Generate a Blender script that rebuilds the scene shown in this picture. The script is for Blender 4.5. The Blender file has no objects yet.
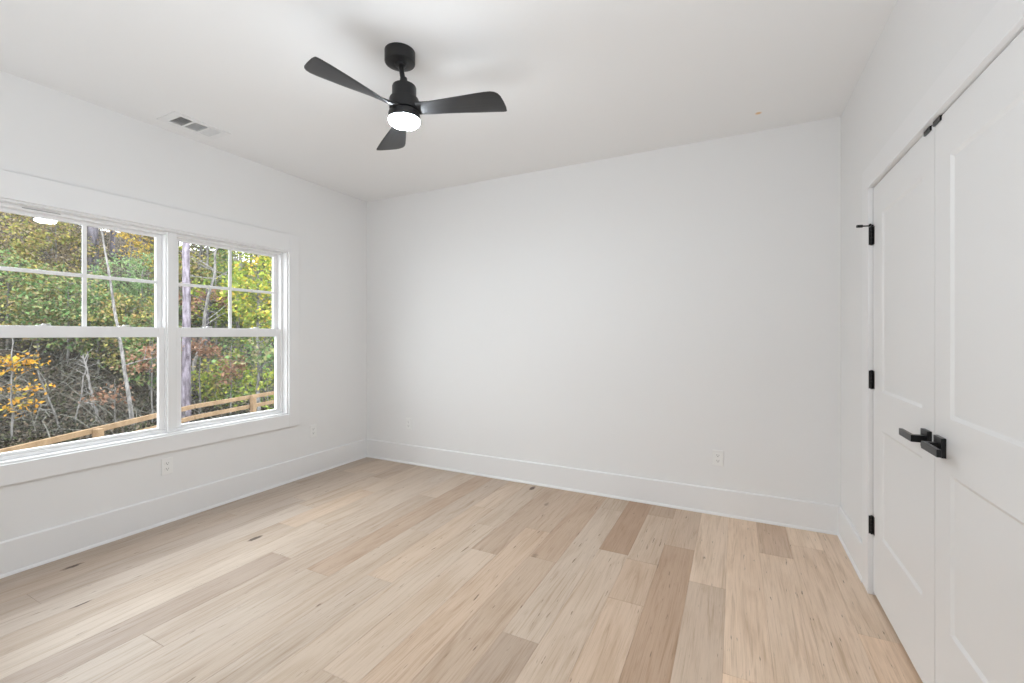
import bpy, bmesh, math, random
import numpy as np
from mathutils import Vector, Matrix

scene = bpy.context.scene
COL = scene.collection

# ------------------------------------------------------------------ camera
CAM_H = 1.31
YAW = math.atan2(735 - 512, 443)
cam_d = bpy.data.cameras.new('camera')
cam_d.sensor_width = 36.0
cam_d.lens = 443 / 1024 * 36
cam_d.shift_y = -6.8 / 1024
cam_d.clip_start = 0.02
cam_d.clip_end = 300
cam = bpy.data.objects.new('camera', cam_d)
cam.location = (0, 0, CAM_H)
cam.rotation_euler = (math.pi / 2, 0, YAW)
COL.objects.link(cam)
scene.camera = cam

# ------------------------------------------------------------------ sky, lights, exposure
world = bpy.data.worlds.new('overcast_sky')
scene.world = world
world.use_nodes = True
bg = world.node_tree.nodes['Background']
bg.inputs[0].default_value = (0.92, 0.96, 1.0, 1)
bg.inputs[1].default_value = 5.2


def area_light(name, loc, target, sx, sy, power, color=(1, 1, 1)):
    d = bpy.data.lights.new(name, 'AREA')
    d.shape = 'RECTANGLE'
    d.size, d.size_y, d.energy, d.color = sx, sy, power, color
    o = bpy.data.objects.new(name, d)
    o.location = loc
    o.rotation_euler = (Vector(target) - Vector(loc)).to_track_quat('-Z', 'Y').to_euler()
    COL.objects.link(o)
    return o


area_light('added_window_fill', (-8.6, 1.7, 5.2), (-3.5, 1.9, 1.35), 4.5, 2.6, 340, (0.885, 0.95, 1.0))  # added fill outside above the window, brightens the room in place of daylight
area_light('added_uplight_fill', (-0.70, -0.3, 0.22), (-0.70, -0.05, 2.74), 2.4, 0.9, 32, (0.87, 0.94, 1.0)).data.spread = math.radians(145)  # added unseen fill near the floor, aimed up to brighten ceiling and walls

vs = scene.view_settings
scene.display_settings.display_device = 'sRGB'
vs.view_transform = 'Standard'
vs.look = 'None'
vs.exposure = 0.21
vs.gamma = 1.0
vs.use_curve_mapping = False
scene.cycles.diffuse_bounces = 8
scene.cycles.max_bounces = 14
scene.cycles.transparent_max_bounces = 16

# ------------------------------------------------------------------ materials


def new_mat(name):
    m = bpy.data.materials.new(name)
    m.use_nodes = True
    nt = m.node_tree
    return m, nt, nt.nodes['Principled BSDF']


def paint(name, col, rough=0.5, bump=0.0, scale=220.0, metallic=0.0, spec=0.4):
    m, nt, p = new_mat(name)
    p.inputs['Base Color'].default_value = (*col, 1)
    p.inputs['Roughness'].default_value = rough
    p.inputs['Metallic'].default_value = metallic
    p.inputs['Specular IOR Level'].default_value = spec
    tc = nt.nodes.new('ShaderNodeTexCoord')
    nz = nt.nodes.new('ShaderNodeTexNoise')
    nz.inputs['Scale'].default_value = scale
    nz.inputs['Detail'].default_value = 2
    nt.links.new(tc.outputs['Object'], nz.inputs['Vector'])
    if bump > 0:
        b = nt.nodes.new('ShaderNodeBump')
        b.inputs['Strength'].default_value = bump
        b.inputs['Distance'].default_value = 0.002
        nt.links.new(nz.outputs['Fac'], b.inputs['Height'])
        nt.links.new(b.outputs['Normal'], p.inputs['Normal'])
    # faint unevenness of the finish
    mr = nt.nodes.new('ShaderNodeMapRange')
    mr.inputs['To Min'].default_value = max(rough - 0.04, 0.02)
    mr.inputs['To Max'].default_value = min(rough + 0.04, 1)
    nt.links.new(nz.outputs['Fac'], mr.inputs['Value'])
    nt.links.new(mr.outputs['Result'], p.inputs['Roughness'])
    return m


WALL = paint('white_wall_paint', (0.81, 0.81, 0.81), 0.75, 0.08, 260)
TRIM = paint('white_trim_paint', (0.815, 0.815, 0.818), 0.42, 0.0)
DOORP = paint('white_door_paint', (0.81, 0.81, 0.81), 0.42, 0.0)
VINYL = paint('white_vinyl', (0.85, 0.85, 0.855), 0.35)
PLASTIC = paint('white_plastic', (0.84, 0.84, 0.83), 0.3)
SLOT = paint('dark_slot', (0.05, 0.05, 0.05), 0.6)
BLACK = paint('matte_black_metal', (0.014, 0.014, 0.015), 0.38, 0.0, metallic=0.2, spec=0.5)
BLACKH = paint('satin_black_hardware', (0.02, 0.02, 0.021), 0.3, 0.0, metallic=0.6, spec=0.5)
DUCT = paint('grey_duct', (0.42, 0.42, 0.42), 0.7)
VENTW = paint('white_vent_metal', (0.80, 0.80, 0.80), 0.45)


def ceiling_mat():
    m = paint('white_ceiling_paint', (0.84, 0.84, 0.84), 0.85, 0.06, 240)
    nt = m.node_tree
    p = nt.nodes['Principled BSDF']
    g = nt.nodes.new('ShaderNodeNewGeometry')
    d = nt.nodes.new('ShaderNodeVectorMath')
    d.operation = 'DISTANCE'
    d.inputs[1].default_value = (0.135, 3.27, 2.74)
    nt.links.new(g.outputs['Position'], d.inputs[0])
    r = nt.nodes.new('ShaderNodeValToRGB')            # one small ochre spot on the ceiling
    r.color_ramp.elements[0].position = 0.010
    r.color_ramp.elements[0].color = (0.80, 0.55, 0.30, 1)
    r.color_ramp.elements[1].position = 0.022
    r.color_ramp.elements[1].color = (0.84, 0.84, 0.84, 1)
    nt.links.new(d.outputs['Value'], r.inputs['Fac'])
    nt.links.new(r.outputs['Color'], p.inputs['Base Color'])
    return m


CEIL = ceiling_mat()


def blade_mat():
    m, nt, p = new_mat('black_carved_wood')
    tc = nt.nodes.new('ShaderNodeTexCoord')
    mp = nt.nodes.new('ShaderNodeMapping')
    mp.inputs['Scale'].default_value = (6, 90, 90)
    nz = nt.nodes.new('ShaderNodeTexNoise')
    nz.inputs['Scale'].default_value = 1.0
    nz.inputs['Detail'].default_value = 4
    cr = nt.nodes.new('ShaderNodeValToRGB')
    cr.color_ramp.elements[0].color = (0.016, 0.016, 0.017, 1)
    cr.color_ramp.elements[1].color = (0.040, 0.040, 0.042, 1)
    L = nt.links.new
    L(tc.outputs['Object'], mp.inputs['Vector'])
    L(mp.outputs['Vector'], nz.inputs['Vector'])
    L(nz.outputs['Fac'], cr.inputs['Fac'])
    L(cr.outputs['Color'], p.inputs['Base Color'])
    p.inputs['Roughness'].default_value = 0.36
    return m


BLADE = blade_mat()


def glass_mat():
    m = bpy.data.materials.new('clear_window_glass')
    m.use_nodes = True
    nt = m.node_tree
    nt.nodes.clear()
    L = nt.links.new
    out = nt.nodes.new('ShaderNodeOutputMaterial')
    tr = nt.nodes.new('ShaderNodeBsdfTransparent')
    tr.inputs[0].default_value = (0.97, 0.98, 0.975, 1)
    gl = nt.nodes.new('ShaderNodeBsdfGlossy')
    gl.inputs['Roughness'].default_value = 0.01
    gl.inputs[0].default_value = (1, 1, 1, 1)
    lw = nt.nodes.new('ShaderNodeLayerWeight')
    lw.inputs['Blend'].default_value = 0.5
    pw = nt.nodes.new('ShaderNodeMath')
    pw.operation = 'POWER'
    pw.inputs[1].default_value = 5
    mu = nt.nodes.new('ShaderNodeMath')
    mu.operation = 'MULTIPLY_ADD'
    mu.inputs[1].default_value = 0.96
    mu.inputs[2].default_value = 0.04
    mx = nt.nodes.new('ShaderNodeMixShader')
    L(lw.outputs['Facing'], pw.inputs[0])
    L(pw.outputs[0], mu.inputs[0])
    L(mu.outputs[0], mx.inputs['Fac'])
    L(tr.outputs[0], mx.inputs[1])
    L(gl.outputs[0], mx.inputs[2])
    L(mx.outputs[0], out.inputs['Surface'])
    return m


GLASS = glass_mat()


def lamp_mat():
    m, nt, p = new_mat('glowing_frosted_diffuser')
    p.inputs['Base Color'].default_value = (0.9, 0.9, 0.88, 1)
    p.inputs['Emission Color'].default_value = (0.85, 0.935, 1.0, 1)
    p.inputs['Emission Strength'].default_value = 210.0
    return m


LAMP = lamp_mat()


def floor_mat():
    m, nt, p = new_mat('pale_oak_planks')
    N = nt.nodes.new
    L = nt.links.new
    uv = N('ShaderNodeUVMap')
    uv.uv_map = 'grain'                         # u along the plank (m), v across, shifted per plank
    tone = N('ShaderNodeAttribute')
    tone.attribute_name = 'tone'
    sep = N('ShaderNodeSeparateColor')
    L(tone.outputs['Color'], sep.inputs['Color'])

    def mapped(sx, sy):
        mp = N('ShaderNodeMapping')
        mp.inputs['Scale'].default_value = (sx, sy, 1)
        L(uv.outputs['UV'], mp.inputs['Vector'])
        return mp

    def noise(sx, sy, detail, rough=0.55, dist=0.0):
        nz = N('ShaderNodeTexNoise')
        nz.inputs['Scale'].default_value = 1
        nz.inputs['Detail'].default_value = detail
        nz.inputs['Roughness'].default_value = rough
        nz.inputs['Distortion'].default_value = dist
        L(mapped(sx, sy).outputs['Vector'], nz.inputs['Vector'])
        return nz

    def ramp(src, stops):
        r = N('ShaderNodeValToRGB')
        e = r.color_ramp.elements
        while len(e) < len(stops):
            e.new(0.5)
        for i, (pos, c) in enumerate(stops):
            e[i].position = pos
            e[i].color = (*c, 1)
        L(src, r.inputs['Fac'])
        return r

    def mix(blend, fac, a, b):
        x = N('ShaderNodeMix')
        x.data_type = 'RGBA'
        x.blend_type = blend
        if isinstance(fac, float):
            x.inputs[0].default_value = fac
        else:
            L(fac, x.inputs[0])
        L(a, x.inputs[6])
        L(b, x.inputs[7])
        return x.outputs[2]

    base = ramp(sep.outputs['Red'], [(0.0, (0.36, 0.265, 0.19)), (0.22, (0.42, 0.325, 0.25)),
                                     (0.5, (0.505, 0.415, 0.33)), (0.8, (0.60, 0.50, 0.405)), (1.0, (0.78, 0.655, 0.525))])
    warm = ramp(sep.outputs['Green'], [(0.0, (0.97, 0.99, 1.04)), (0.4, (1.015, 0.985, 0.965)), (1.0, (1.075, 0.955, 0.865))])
    c = mix('MULTIPLY', 1.0, base.outputs['Color'], warm.outputs['Color'])
    # long growth-ring figure, uneven along each plank
    fig = noise(1.1, 24, 4, 0.6, 2.6)
    figr = ramp(fig.outputs['Fac'], [(0.30, (0.80, 0.75, 0.69)), (0.45, (0.97, 0.96, 0.95)), (0.56, (1.02, 1.02, 1.02)), (0.75, (0.95, 0.935, 0.92))])
    c = mix('MULTIPLY', 1.0, c, figr.outputs['Color'])
    fine = noise(4, 230, 5, 0.7)
    finer = ramp(fine.outputs['Fac'], [(0.32, (0.70, 0.66, 0.62)), (0.48, (1, 1, 1)), (0.72, (1.06, 1.06, 1.06))])
    c = mix('MULTIPLY', 0.6, c, finer.outputs['Color'])
    blot = noise(1.4, 8, 4, 0.55, 1.2)
    blotr = ramp(blot.outputs['Fac'], [(0.28, (0.83, 0.78, 0.72)), (0.52, (1, 1, 1)), (0.8, (1.05, 1.05, 1.06))])
    c = mix('MULTIPLY', 0.8, c, blotr.outputs['Color'])
    # dark mineral streaks and knots
    st = noise(9, 75, 2, 0.5, 0.3)
    stm = ramp(st.outputs['Fac'], [(0.69, (0, 0, 0)), (0.76, (1, 1, 1))])
    dk = N('ShaderNodeRGB')
    dk.outputs[0].default_value = (0.19, 0.13, 0.09, 1)
    c = mix('MIX', stm.outputs['Color'], c, dk.outputs[0])
    vor = N('ShaderNodeTexVoronoi')
    vor.inputs['Scale'].default_value = 1
    L(mapped(1.5, 3.6).outputs['Vector'], vor.inputs['Vector'])
    kn = noise(26, 40, 2)
    ad = N('ShaderNodeMath')
    ad.operation = 'MULTIPLY_ADD'
    ad.inputs[1].default_value = 0.09
    L(kn.outputs['Fac'], ad.inputs[0])
    L(vor.outputs['Distance'], ad.inputs[2])
    knm = ramp(ad.outputs[0], [(0.095, (1, 1, 1)), (0.125, (0, 0, 0))])
    kc = N('ShaderNodeRGB')
    kc.outputs[0].default_value = (0.10, 0.065, 0.045, 1)
    gate = N('ShaderNodeMath')                       # only some planks are knotty
    gate.operation = 'MULTIPLY'
    L(knm.outputs['Color'], gate.inputs[0])
    L(sep.outputs['Blue'], gate.inputs[1])
    c = mix('MIX', gate.outputs[0], c, kc.outputs[0])
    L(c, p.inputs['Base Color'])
    p.inputs['Roughness'].default_value = 0.46
    p.inputs['Specular IOR Level'].default_value = 0.35
    bp = N('ShaderNodeBump')
    bp.inputs['Strength'].default_value = 0.12
    bp.inputs['Distance'].default_value = 0.001
    L(fine.outputs['Fac'], bp.inputs['Height'])
    L(bp.outputs['Normal'], p.inputs['Normal'])
    return m


FLOORM = floor_mat()


def leaf_mat(name, stops, translucency=0.18):
    m = bpy.data.materials.new(name)
    m.use_nodes = True
    nt = m.node_tree
    nt.nodes.clear()
    L = nt.links.new
    out = nt.nodes.new('ShaderNodeOutputMaterial')
    g = nt.nodes.new('ShaderNodeNewGeometry')
    r = nt.nodes.new('ShaderNodeValToRGB')
    e = r.color_ramp.elements
    while len(e) < len(stops):
        e.new(0.5)
    for i, c in enumerate(stops):
        e[i].position = i / (len(stops) - 1)
        e[i].color = (*c, 1)
    d = nt.nodes.new('ShaderNodeBsdfDiffuse')
    t = nt.nodes.new('ShaderNodeBsdfTranslucent')
    x = nt.nodes.new('ShaderNodeMixShader')
    x.inputs[0].default_value = translucency
    L(g.outputs['Random Per Island'], r.inputs['Fac'])
    L(r.outputs['Color'], d.inputs['Color'])
    L(r.outputs['Color'], t.inputs['Color'])
    L(d.outputs[0], x.inputs[1])
    L(t.outputs[0], x.inputs[2])
    L(x.outputs[0], out.inputs['Surface'])
    return m


def bark_mat(name, c0, c1, scale=6):
    m, nt, p = new_mat(name)
    tc = nt.nodes.new('ShaderNodeTexCoord')
    mp = nt.nodes.new('ShaderNodeMapping')
    mp.inputs['Scale'].default_value = (scale * 2.2, scale * 2.2, scale * 0.6)
    nz = nt.nodes.new('ShaderNodeTexNoise')
    nz.inputs['Scale'].default_value = 1.0
    nz.inputs['Detail'].default_value = 5
    r = nt.nodes.new('ShaderNodeValToRGB')
    r.color_ramp.elements[0].position = 0.35
    r.color_ramp.elements[0].color = (*c0, 1)
    r.color_ramp.elements[1].position = 0.65
    r.color_ramp.elements[1].color = (*c1, 1)
    L = nt.links.new
    L(tc.outputs['Object'], mp.inputs['Vector'])
    L(mp.outputs['Vector'], nz.inputs['Vector'])
    L(nz.outputs['Fac'], r.inputs['Fac'])
    L(r.outputs['Color'], p.inputs['Base Color'])
    p.inputs['Roughness'].default_value = 0.9
    p.inputs['Specular IOR Level'].default_value = 0.1
    return m


BARK = {
    'pine': bark_mat('pine_bark', (0.09, 0.075, 0.09), (0.30, 0.265, 0.31), 5),
    'dark': bark_mat('dark_bark', (0.06, 0.056, 0.065), (0.17, 0.155, 0.18), 4),
    'pale': bark_mat('pale_bark', (0.10, 0.094, 0.09), (0.27, 0.255, 0.245), 8),
    'grey': bark_mat('grey_bark', (0.09, 0.085, 0.08), (0.23, 0.22, 0.21), 8),
}
LEAF = {
    'yellow': leaf_mat('yellow_leaves', [(0.10, 0.15, 0.03), (0.36, 0.36, 0.05), (0.62, 0.46, 0.06), (0.20, 0.28, 0.05), (0.16, 0.22, 0.05), (0.58, 0.34, 0.06), (0.46, 0.46, 0.10)]),
    'lime': leaf_mat('yellow_green_leaves', [(0.08, 0.14, 0.03), (0.24, 0.32, 0.05), (0.40, 0.42, 0.08), (0.14, 0.22, 0.05), (0.30, 0.34, 0.07), (0.56, 0.48, 0.10)]),
    'olive': leaf_mat('olive_leaves', [(0.06, 0.08, 0.03), (0.24, 0.26, 0.08), (0.44, 0.38, 0.12), (0.15, 0.18, 0.07), (0.36, 0.24, 0.10), (0.28, 0.26, 0.16)]),
    'green': leaf_mat('green_leaves', [(0.05, 0.10, 0.04), (0.13, 0.23, 0.08), (0.22, 0.31, 0.13), (0.08, 0.14, 0.06), (0.30, 0.31, 0.13), (0.26, 0.22, 0.13), (0.18, 0.19, 0.12)]),
    'needle': leaf_mat('green_needles', [(0.09, 0.17, 0.07), (0.20, 0.32, 0.14), (0.34, 0.45, 0.24), (0.14, 0.24, 0.10), (0.40, 0.44, 0.22)]),
    'orange': leaf_mat('orange_leaves', [(0.34, 0.16, 0.025), (0.50, 0.28, 0.04), (0.44, 0.20, 0.03), (0.40, 0.30, 0.05), (0.22, 0.20, 0.05)]),
    'peach': leaf_mat('peach_leaves', [(0.50, 0.28, 0.10), (0.70, 0.46, 0.22), (0.66, 0.50, 0.16), (0.34, 0.23, 0.14)]),
    'gold': leaf_mat('golden_leaves', [(0.60, 0.42, 0.08), (0.78, 0.58, 0.12), (0.50, 0.44, 0.14), (0.36, 0.27, 0.15), (0.72, 0.48, 0.10), (0.34, 0.33, 0.18)], 0.3),
    'rust': leaf_mat('rust_leaves', [(0.14, 0.07, 0.05), (0.26, 0.14, 0.09), (0.34, 0.22, 0.15), (0.20, 0.10, 0.06)]),
    'brown': leaf_mat('brown_leaves', [(0.16, 0.12, 0.10), (0.32, 0.25, 0.18), (0.44, 0.37, 0.28), (0.26, 0.24, 0.15), (0.38, 0.30, 0.14)]),
}
SCRUB = leaf_mat('undergrowth_leaves', [(0.014, 0.013, 0.013), (0.055, 0.05, 0.047), (0.032, 0.042, 0.02), (0.13, 0.112, 0.098), (0.02, 0.02, 0.018), (0.075, 0.09, 0.042), (0.20, 0.16, 0.125), (0.022, 0.021, 0.021), (0.05, 0.062, 0.035)], 0.15)
VINE = bark_mat('grey_vine_bark', (0.06, 0.058, 0.05), (0.17, 0.165, 0.145), 8)
FENCEW = bark_mat('new_pine_lumber', (0.165, 0.108, 0.062), (0.235, 0.16, 0.096), 4)


def soil_mat():
    m, nt, p = new_mat('leaf_strewn_soil')
    tc = nt.nodes.new('ShaderNodeTexCoord')
    nz = nt.nodes.new('ShaderNodeTexNoise')
    nz.inputs['Scale'].default_value = 1.6
    nz.inputs['Detail'].default_value = 8
    nz.inputs['Roughness'].default_value = 0.7
    r = nt.nodes.new('ShaderNodeValToRGB')
    r.color_ramp.elements[0].position = 0.3
    r.color_ramp.elements[0].color = (0.030, 0.026, 0.022, 1)
    r.color_ramp.elements[1].position = 0.7
    r.color_ramp.elements[1].color = (0.12, 0.095, 0.07, 1)
    L = nt.links.new
    L(tc.outputs['Object'], nz.inputs['Vector'])
    L(nz.outputs['Fac'], r.inputs['Fac'])
    L(r.outputs['Color'], p.inputs['Base Color'])
    p.inputs['Roughness'].default_value = 0.95
    return m


SOIL = soil_mat()

# ------------------------------------------------------------------ mesh helpers


class MB:
    """Collects shapes in one mesh."""

    def __init__(self):
        self.v, self.f, self.mi = [], [], []

    def add(self, vs_, fs, mi=0):
        n = len(self.v)
        self.v += [tuple(p) for p in vs_]
        for f in fs:
            self.f.append([i + n for i in f])
            self.mi.append(mi)
        return self

    def box(self, x0, x1, y0, y1, z0, z1, mi=0):
        vs_ = [(x0, y0, z0), (x1, y0, z0), (x1, y1, z0), (x0, y1, z0), (x0, y0, z1), (x1, y0, z1), (x1, y1, z1), (x0, y1, z1)]
        return self.add(vs_, [(0, 3, 2, 1), (4, 5, 6, 7), (0, 1, 5, 4), (1, 2, 6, 5), (2, 3, 7, 6), (3, 0, 4, 7)], mi)

    def prism(self, profile, a0, a1, axis='y', mi=0):
        """profile: list of 2-D points, swept along axis from a0 to a1."""
        n = len(profile)
        def P(p, a):
            if axis == 'y':
                return (p[0], a, p[1])
            if axis == 'x':
                return (a, p[0], p[1])
            return (p[0], p[1], a)
        vs_ = [P(p, a0) for p in profile] + [P(p, a1) for p in profile]
        fs = [(i, (i + 1) % n, n + (i + 1) % n, n + i) for i in range(n)] + [tuple(range(n))[::-1], tuple(range(n, 2 * n))]
        return self.add(vs_, fs, mi)

    def lathe(self, prof, n=32, c=(0, 0, 0), mi=0, cap=True):
        """prof: list of (r, z) from bottom to top around a vertical axis."""
        vs_, fs = [], []
        for r, z in prof:
            for k in range(n):
                a = 2 * math.pi * k / n
                vs_.append((c[0] + r * math.cos(a), c[1] + r * math.sin(a), c[2] + z))
        for i in range(len(prof) - 1):
            for k in range(n):
                fs.append((i * n + k, i * n + (k + 1) % n, (i + 1) * n + (k + 1) % n, (i + 1) * n + k))
        if cap:
            fs.append(tuple(range(n))[::-1])
            fs.append(tuple(range((len(prof) - 1) * n, len(prof) * n)))
        return self.add(vs_, fs, mi)

    def tube(self, pts, radii, n=8, mi=0):
        pts = [Vector(p) for p in pts]
        vs_, fs = [], []
        up = Vector((0.31, 0.17, 0.93)).normalized()
        for i, p in enumerate(pts):
            d = (pts[min(i + 1, len(pts) - 1)] - pts[max(i - 1, 0)]).normalized()
            a = d.cross(up)
            if a.length < 1e-3:
                a = d.cross(Vector((1, 0, 0)))
            a.normalize()
            b = d.cross(a).normalized()
            for k in range(n):
                t = 2 * math.pi * k / n
                vs_.append(p + radii[i] * (math.cos(t) * a + math.sin(t) * b))
        for i in range(len(pts) - 1):
            for k in range(n):
                fs.append((i * n + k, i * n + (k + 1) % n, (i + 1) * n + (k + 1) % n, (i + 1) * n + k))
        fs.append(tuple(range(n))[::-1])
        fs.append(tuple(range((len(pts) - 1) * n, len(pts) * n)))
        return self.add(vs_, fs, mi)

    def build(self, name, mat, parent=None, bevel=0.0, smooth=False, loc=None, segs=2):
        me = bpy.data.meshes.new(name)
        me.from_pydata(self.v, [], self.f)
        mats = mat if isinstance(mat, (list, tuple)) else [mat]
        for m in mats:
            me.materials.append(m)
        me.polygons.foreach_set('material_index', self.mi)
        bm = bmesh.new()
        bm.from_mesh(me)
        bmesh.ops.recalc_face_normals(bm, faces=bm.faces)
        bm.to_mesh(me)
        bm.free()
        if smooth:
            me.polygons.foreach_set('use_smooth', [True] * len(me.polygons))
            try:
                me.set_sharp_from_angle(angle=math.radians(35))
            except Exception:
                pass
        o = bpy.data.objects.new(name, me)
        COL.objects.link(o)
        if parent is not None:
            o.parent = parent
        if loc is not None:
            o.location = loc
        if bevel > 0:
            b = o.modifiers.new('soft_edges', 'BEVEL')
            b.width = bevel
            b.segments = segs
            b.limit_method = 'ANGLE'
        return o


def tag(o, label=None, cat=None, group=None, kind=None):
    if label:
        o['label'] = label
    if cat:
        o['category'] = cat
    if group:
        o['group'] = group
    if kind:
        o['kind'] = kind
    return o


def empty(name, loc=(0, 0, 0), rz=0.0):
    o = bpy.data.objects.new(name, None)
    o.empty_display_size = 0.1
    o.location = loc
    o.rotation_euler = (0, 0, rz)
    COL.objects.link(o)
    return o


def copy_tree(o, parent=None):
    c = o.copy()
    COL.objects.link(c)
    if parent is not None:
        c.parent = parent
    for ch in list(o.children):
        copy_tree(ch, c)
    return c


# ------------------------------------------------------------------ room shell
XL, XR, YN, YB, H = -3.545, 0.62, -0.90, 3.56, 2.74
T = 0.15
# window opening (left wall) and door opening (right wall)
WY0, WY1, WZ0, WZ1 = 0.828, 2.618, 0.605, 2.05
DY0, DY1, DZ = 1.270, 2.812, 2.052


def structure(o, label, cat):
    return tag(o, label, cat, kind='structure')


w = MB()
w.box(XL - T, XL, YN - T, WY0, 0, H).box(XL - T, XL, WY1, YB + T, 0, H)
w.box(XL - T, XL, WY0, WY1, 0, WZ0).box(XL - T, XL, WY0, WY1, WZ1, H)
structure(w.build('wall_left', WALL), 'white wall with the twin window', 'wall')
structure(MB().box(XL, XR + T, YB, YB + T, 0, H).build('wall_back', WALL), 'plain white wall opposite the camera, between window wall and closet doors', 'wall')
w = MB()
w.box(XR, XR + T - 0.03, YN - T, DY0, 0, H).box(XR, XR + T - 0.03, DY1, YB, 0, H).box(XR, XR + T - 0.03, DY0, DY1, DZ, H)
structure(w.build('wall_right', WALL), 'white wall holding the closet double doors', 'wall')
structure(MB().box(XL, XR, YN - T, YN, 0, H).build('wall_near', WALL), 'white wall behind the camera', 'wall')
w = MB()
w.box(1.35, 1.45, 0.9, 3.2, 0, H).box(XR + 0.12, 1.35, 0.9, 1.0, 0, H).box(XR + 0.12, 1.35, 3.1, 3.2, 0, H)
structure(w.build('wall_closet', WALL), 'closet interior walls behind the double doors', 'wall')

# ceiling with a hole for the duct
VX0, VX1, VY0, VY1 = -3.378, -3.236, 1.612, 1.866
w = MB()
CT = 0.2
w.box(XL - T, VX0, YN - T, YB + T, H, H + CT).box(VX1, 1.45, YN - T, YB + T, H, H + CT)
w.box(VX0, VX1, YN - T, VY0, H, H + CT).box(VX0, VX1, VY1, YB + T, H, H + CT)
structure(w.build('ceiling', CEIL), 'flat white ceiling', 'ceiling')


def build_floor():
    rnd = random.Random(7)
    PW = 0.175
    x_ref = -0.743
    verts, faces, uvs, tones = [], [], [], []

    def plank(x0, x1, y0, y1, tone, warm, knot):
        g, d = 0.0011, 0.0014
        ox, oy = rnd.uniform(0, 60), rnd.uniform(0, 60)
        n = len(verts)
        a = [(x0, y0), (x1, y0), (x1, y1), (x0, y1)]
        b = [(x0 + g, y0 + g), (x1 - g, y0 + g), (x1 - g, y1 - g), (x0 + g, y1 - g)]
        verts.extend([(x, y, -d) for x, y in a] + [(x, y, 0) for x, y in b])
        fs = [(4, 5, 6, 7), (0, 1, 5, 4), (1, 2, 6, 5), (2, 3, 7, 6), (3, 0, 4, 7)]
        al = a + b
        for f in fs:
            faces.append([n + i for i in f])
            for i in f:
                uvs.append((al[i][1] + ox, al[i][0] + oy))
                tones.append((tone, warm, knot, 1))

    # planks whose tone the photograph shows, by row, right-hand rows lightened to offset weaker window light: (y0, y1, tone, warm, knotty)
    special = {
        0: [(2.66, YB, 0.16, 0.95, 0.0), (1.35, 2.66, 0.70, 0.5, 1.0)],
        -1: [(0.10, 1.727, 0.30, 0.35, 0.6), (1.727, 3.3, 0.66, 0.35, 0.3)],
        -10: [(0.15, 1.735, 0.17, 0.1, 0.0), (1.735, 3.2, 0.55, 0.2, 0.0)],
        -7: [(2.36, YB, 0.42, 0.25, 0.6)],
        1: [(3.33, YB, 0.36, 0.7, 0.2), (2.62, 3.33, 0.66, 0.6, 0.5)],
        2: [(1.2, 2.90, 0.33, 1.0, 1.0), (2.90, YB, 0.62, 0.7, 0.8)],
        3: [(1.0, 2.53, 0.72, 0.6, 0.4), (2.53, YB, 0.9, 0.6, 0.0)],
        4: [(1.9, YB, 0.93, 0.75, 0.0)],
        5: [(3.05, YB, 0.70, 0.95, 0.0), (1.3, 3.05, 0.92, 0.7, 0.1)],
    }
    k0 = math.floor((XL - 0.02 - x_ref) / PW)
    k1 = math.ceil((1.36 - x_ref) / PW)
    for k in range(k0, k1):
        x0, x1 = x_ref + k * PW, x_ref + (k + 1) * PW
        segs = sorted(special.get(k, []))
        y = YN - 0.02 - rnd.uniform(0, 1.3)
        spans = []

        def fill(ya, yb):
            yy = ya
            while yy < yb - 1e-4:
                ln = rnd.choice([0.75, 1.1, 1.5, 1.9, 1.9, 1.9])
                ye = min(yy + ln, yb)
                if yb - ye < 0.25:
                    ye = yb
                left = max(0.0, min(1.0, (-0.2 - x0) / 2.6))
                tone = min(1, max(0.3, rnd.gauss(0.48 + (0.50 if x0 > -0.1 else 0.18 if x0 > -0.9 else 0), 0.10)))  # planks coloured paler towards the right, offsetting the falloff of window light
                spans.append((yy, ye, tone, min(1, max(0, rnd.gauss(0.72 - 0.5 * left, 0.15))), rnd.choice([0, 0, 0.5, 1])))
                yy = ye
        end = YB + 0.01
        cur = y
        for s in segs:
            if s[0] > cur:
                fill(cur, s[0])
            spans.append(s)
            cur = s[1]
        if cur < end:
            fill(cur, end)
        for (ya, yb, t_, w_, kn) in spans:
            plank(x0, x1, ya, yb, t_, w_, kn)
    n = len(verts)                                   # sub-floor
    X0, X1, Y0, Y1 = x_ref + k0 * PW, x_ref + k1 * PW, YN - 1.4, YB + 0.02
    Y0 = YN - T
    verts.extend([(X0, Y0, -0.004), (X1, Y0, -0.004), (X1, Y1, -0.004), (X0, Y1, -0.004),
                  (X0, Y0, -0.25), (X1, Y0, -0.25), (X1, Y1, -0.25), (X0, Y1, -0.25)])
    for f in [(0, 1, 2, 3), (7, 6, 5, 4), (0, 4, 5, 1), (1, 5, 6, 2), (2, 6, 7, 3), (3, 7, 4, 0)]:
        faces.append([n + i for i in f])
        for i in f:
            uvs.append((0, 0))
            tones.append((0.5, 0.5, 0, 1))
    me = bpy.data.meshes.new('floor')
    me.from_pydata(verts, [], faces)
    u = me.uv_layers.new(name='grain')
    u.data.foreach_set('uv', [c for p in uvs for c in p])
    ca = me.color_attributes.new('tone', 'FLOAT_COLOR', 'CORNER')
    ca.data.foreach_set('color', [c for p in tones for c in p])
    me.materials.append(FLOORM)
    o = bpy.data.objects.new('floor', me)
    COL.objects.link(o)
    return structure(o, 'pale oak plank floor with a few darker boards', 'floor')


build_floor()

# ------------------------------------------------------------------ baseboards and casings
BH, BT = 0.19, 0.015


def base_profile(s, x):
    """profile in (horizontal, z); x wall plane, s direction into the room."""
    return [(x, 0), (x + s * (BT + 0.009), 0), (x + s * (BT + 0.009), 0.006), (x + s * (BT + 0.005), 0.014), (x + s * BT, 0.017),
            (x + s * BT, BH - 0.006), (x + s * (BT - 0.005), BH), (x, BH)]


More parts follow.
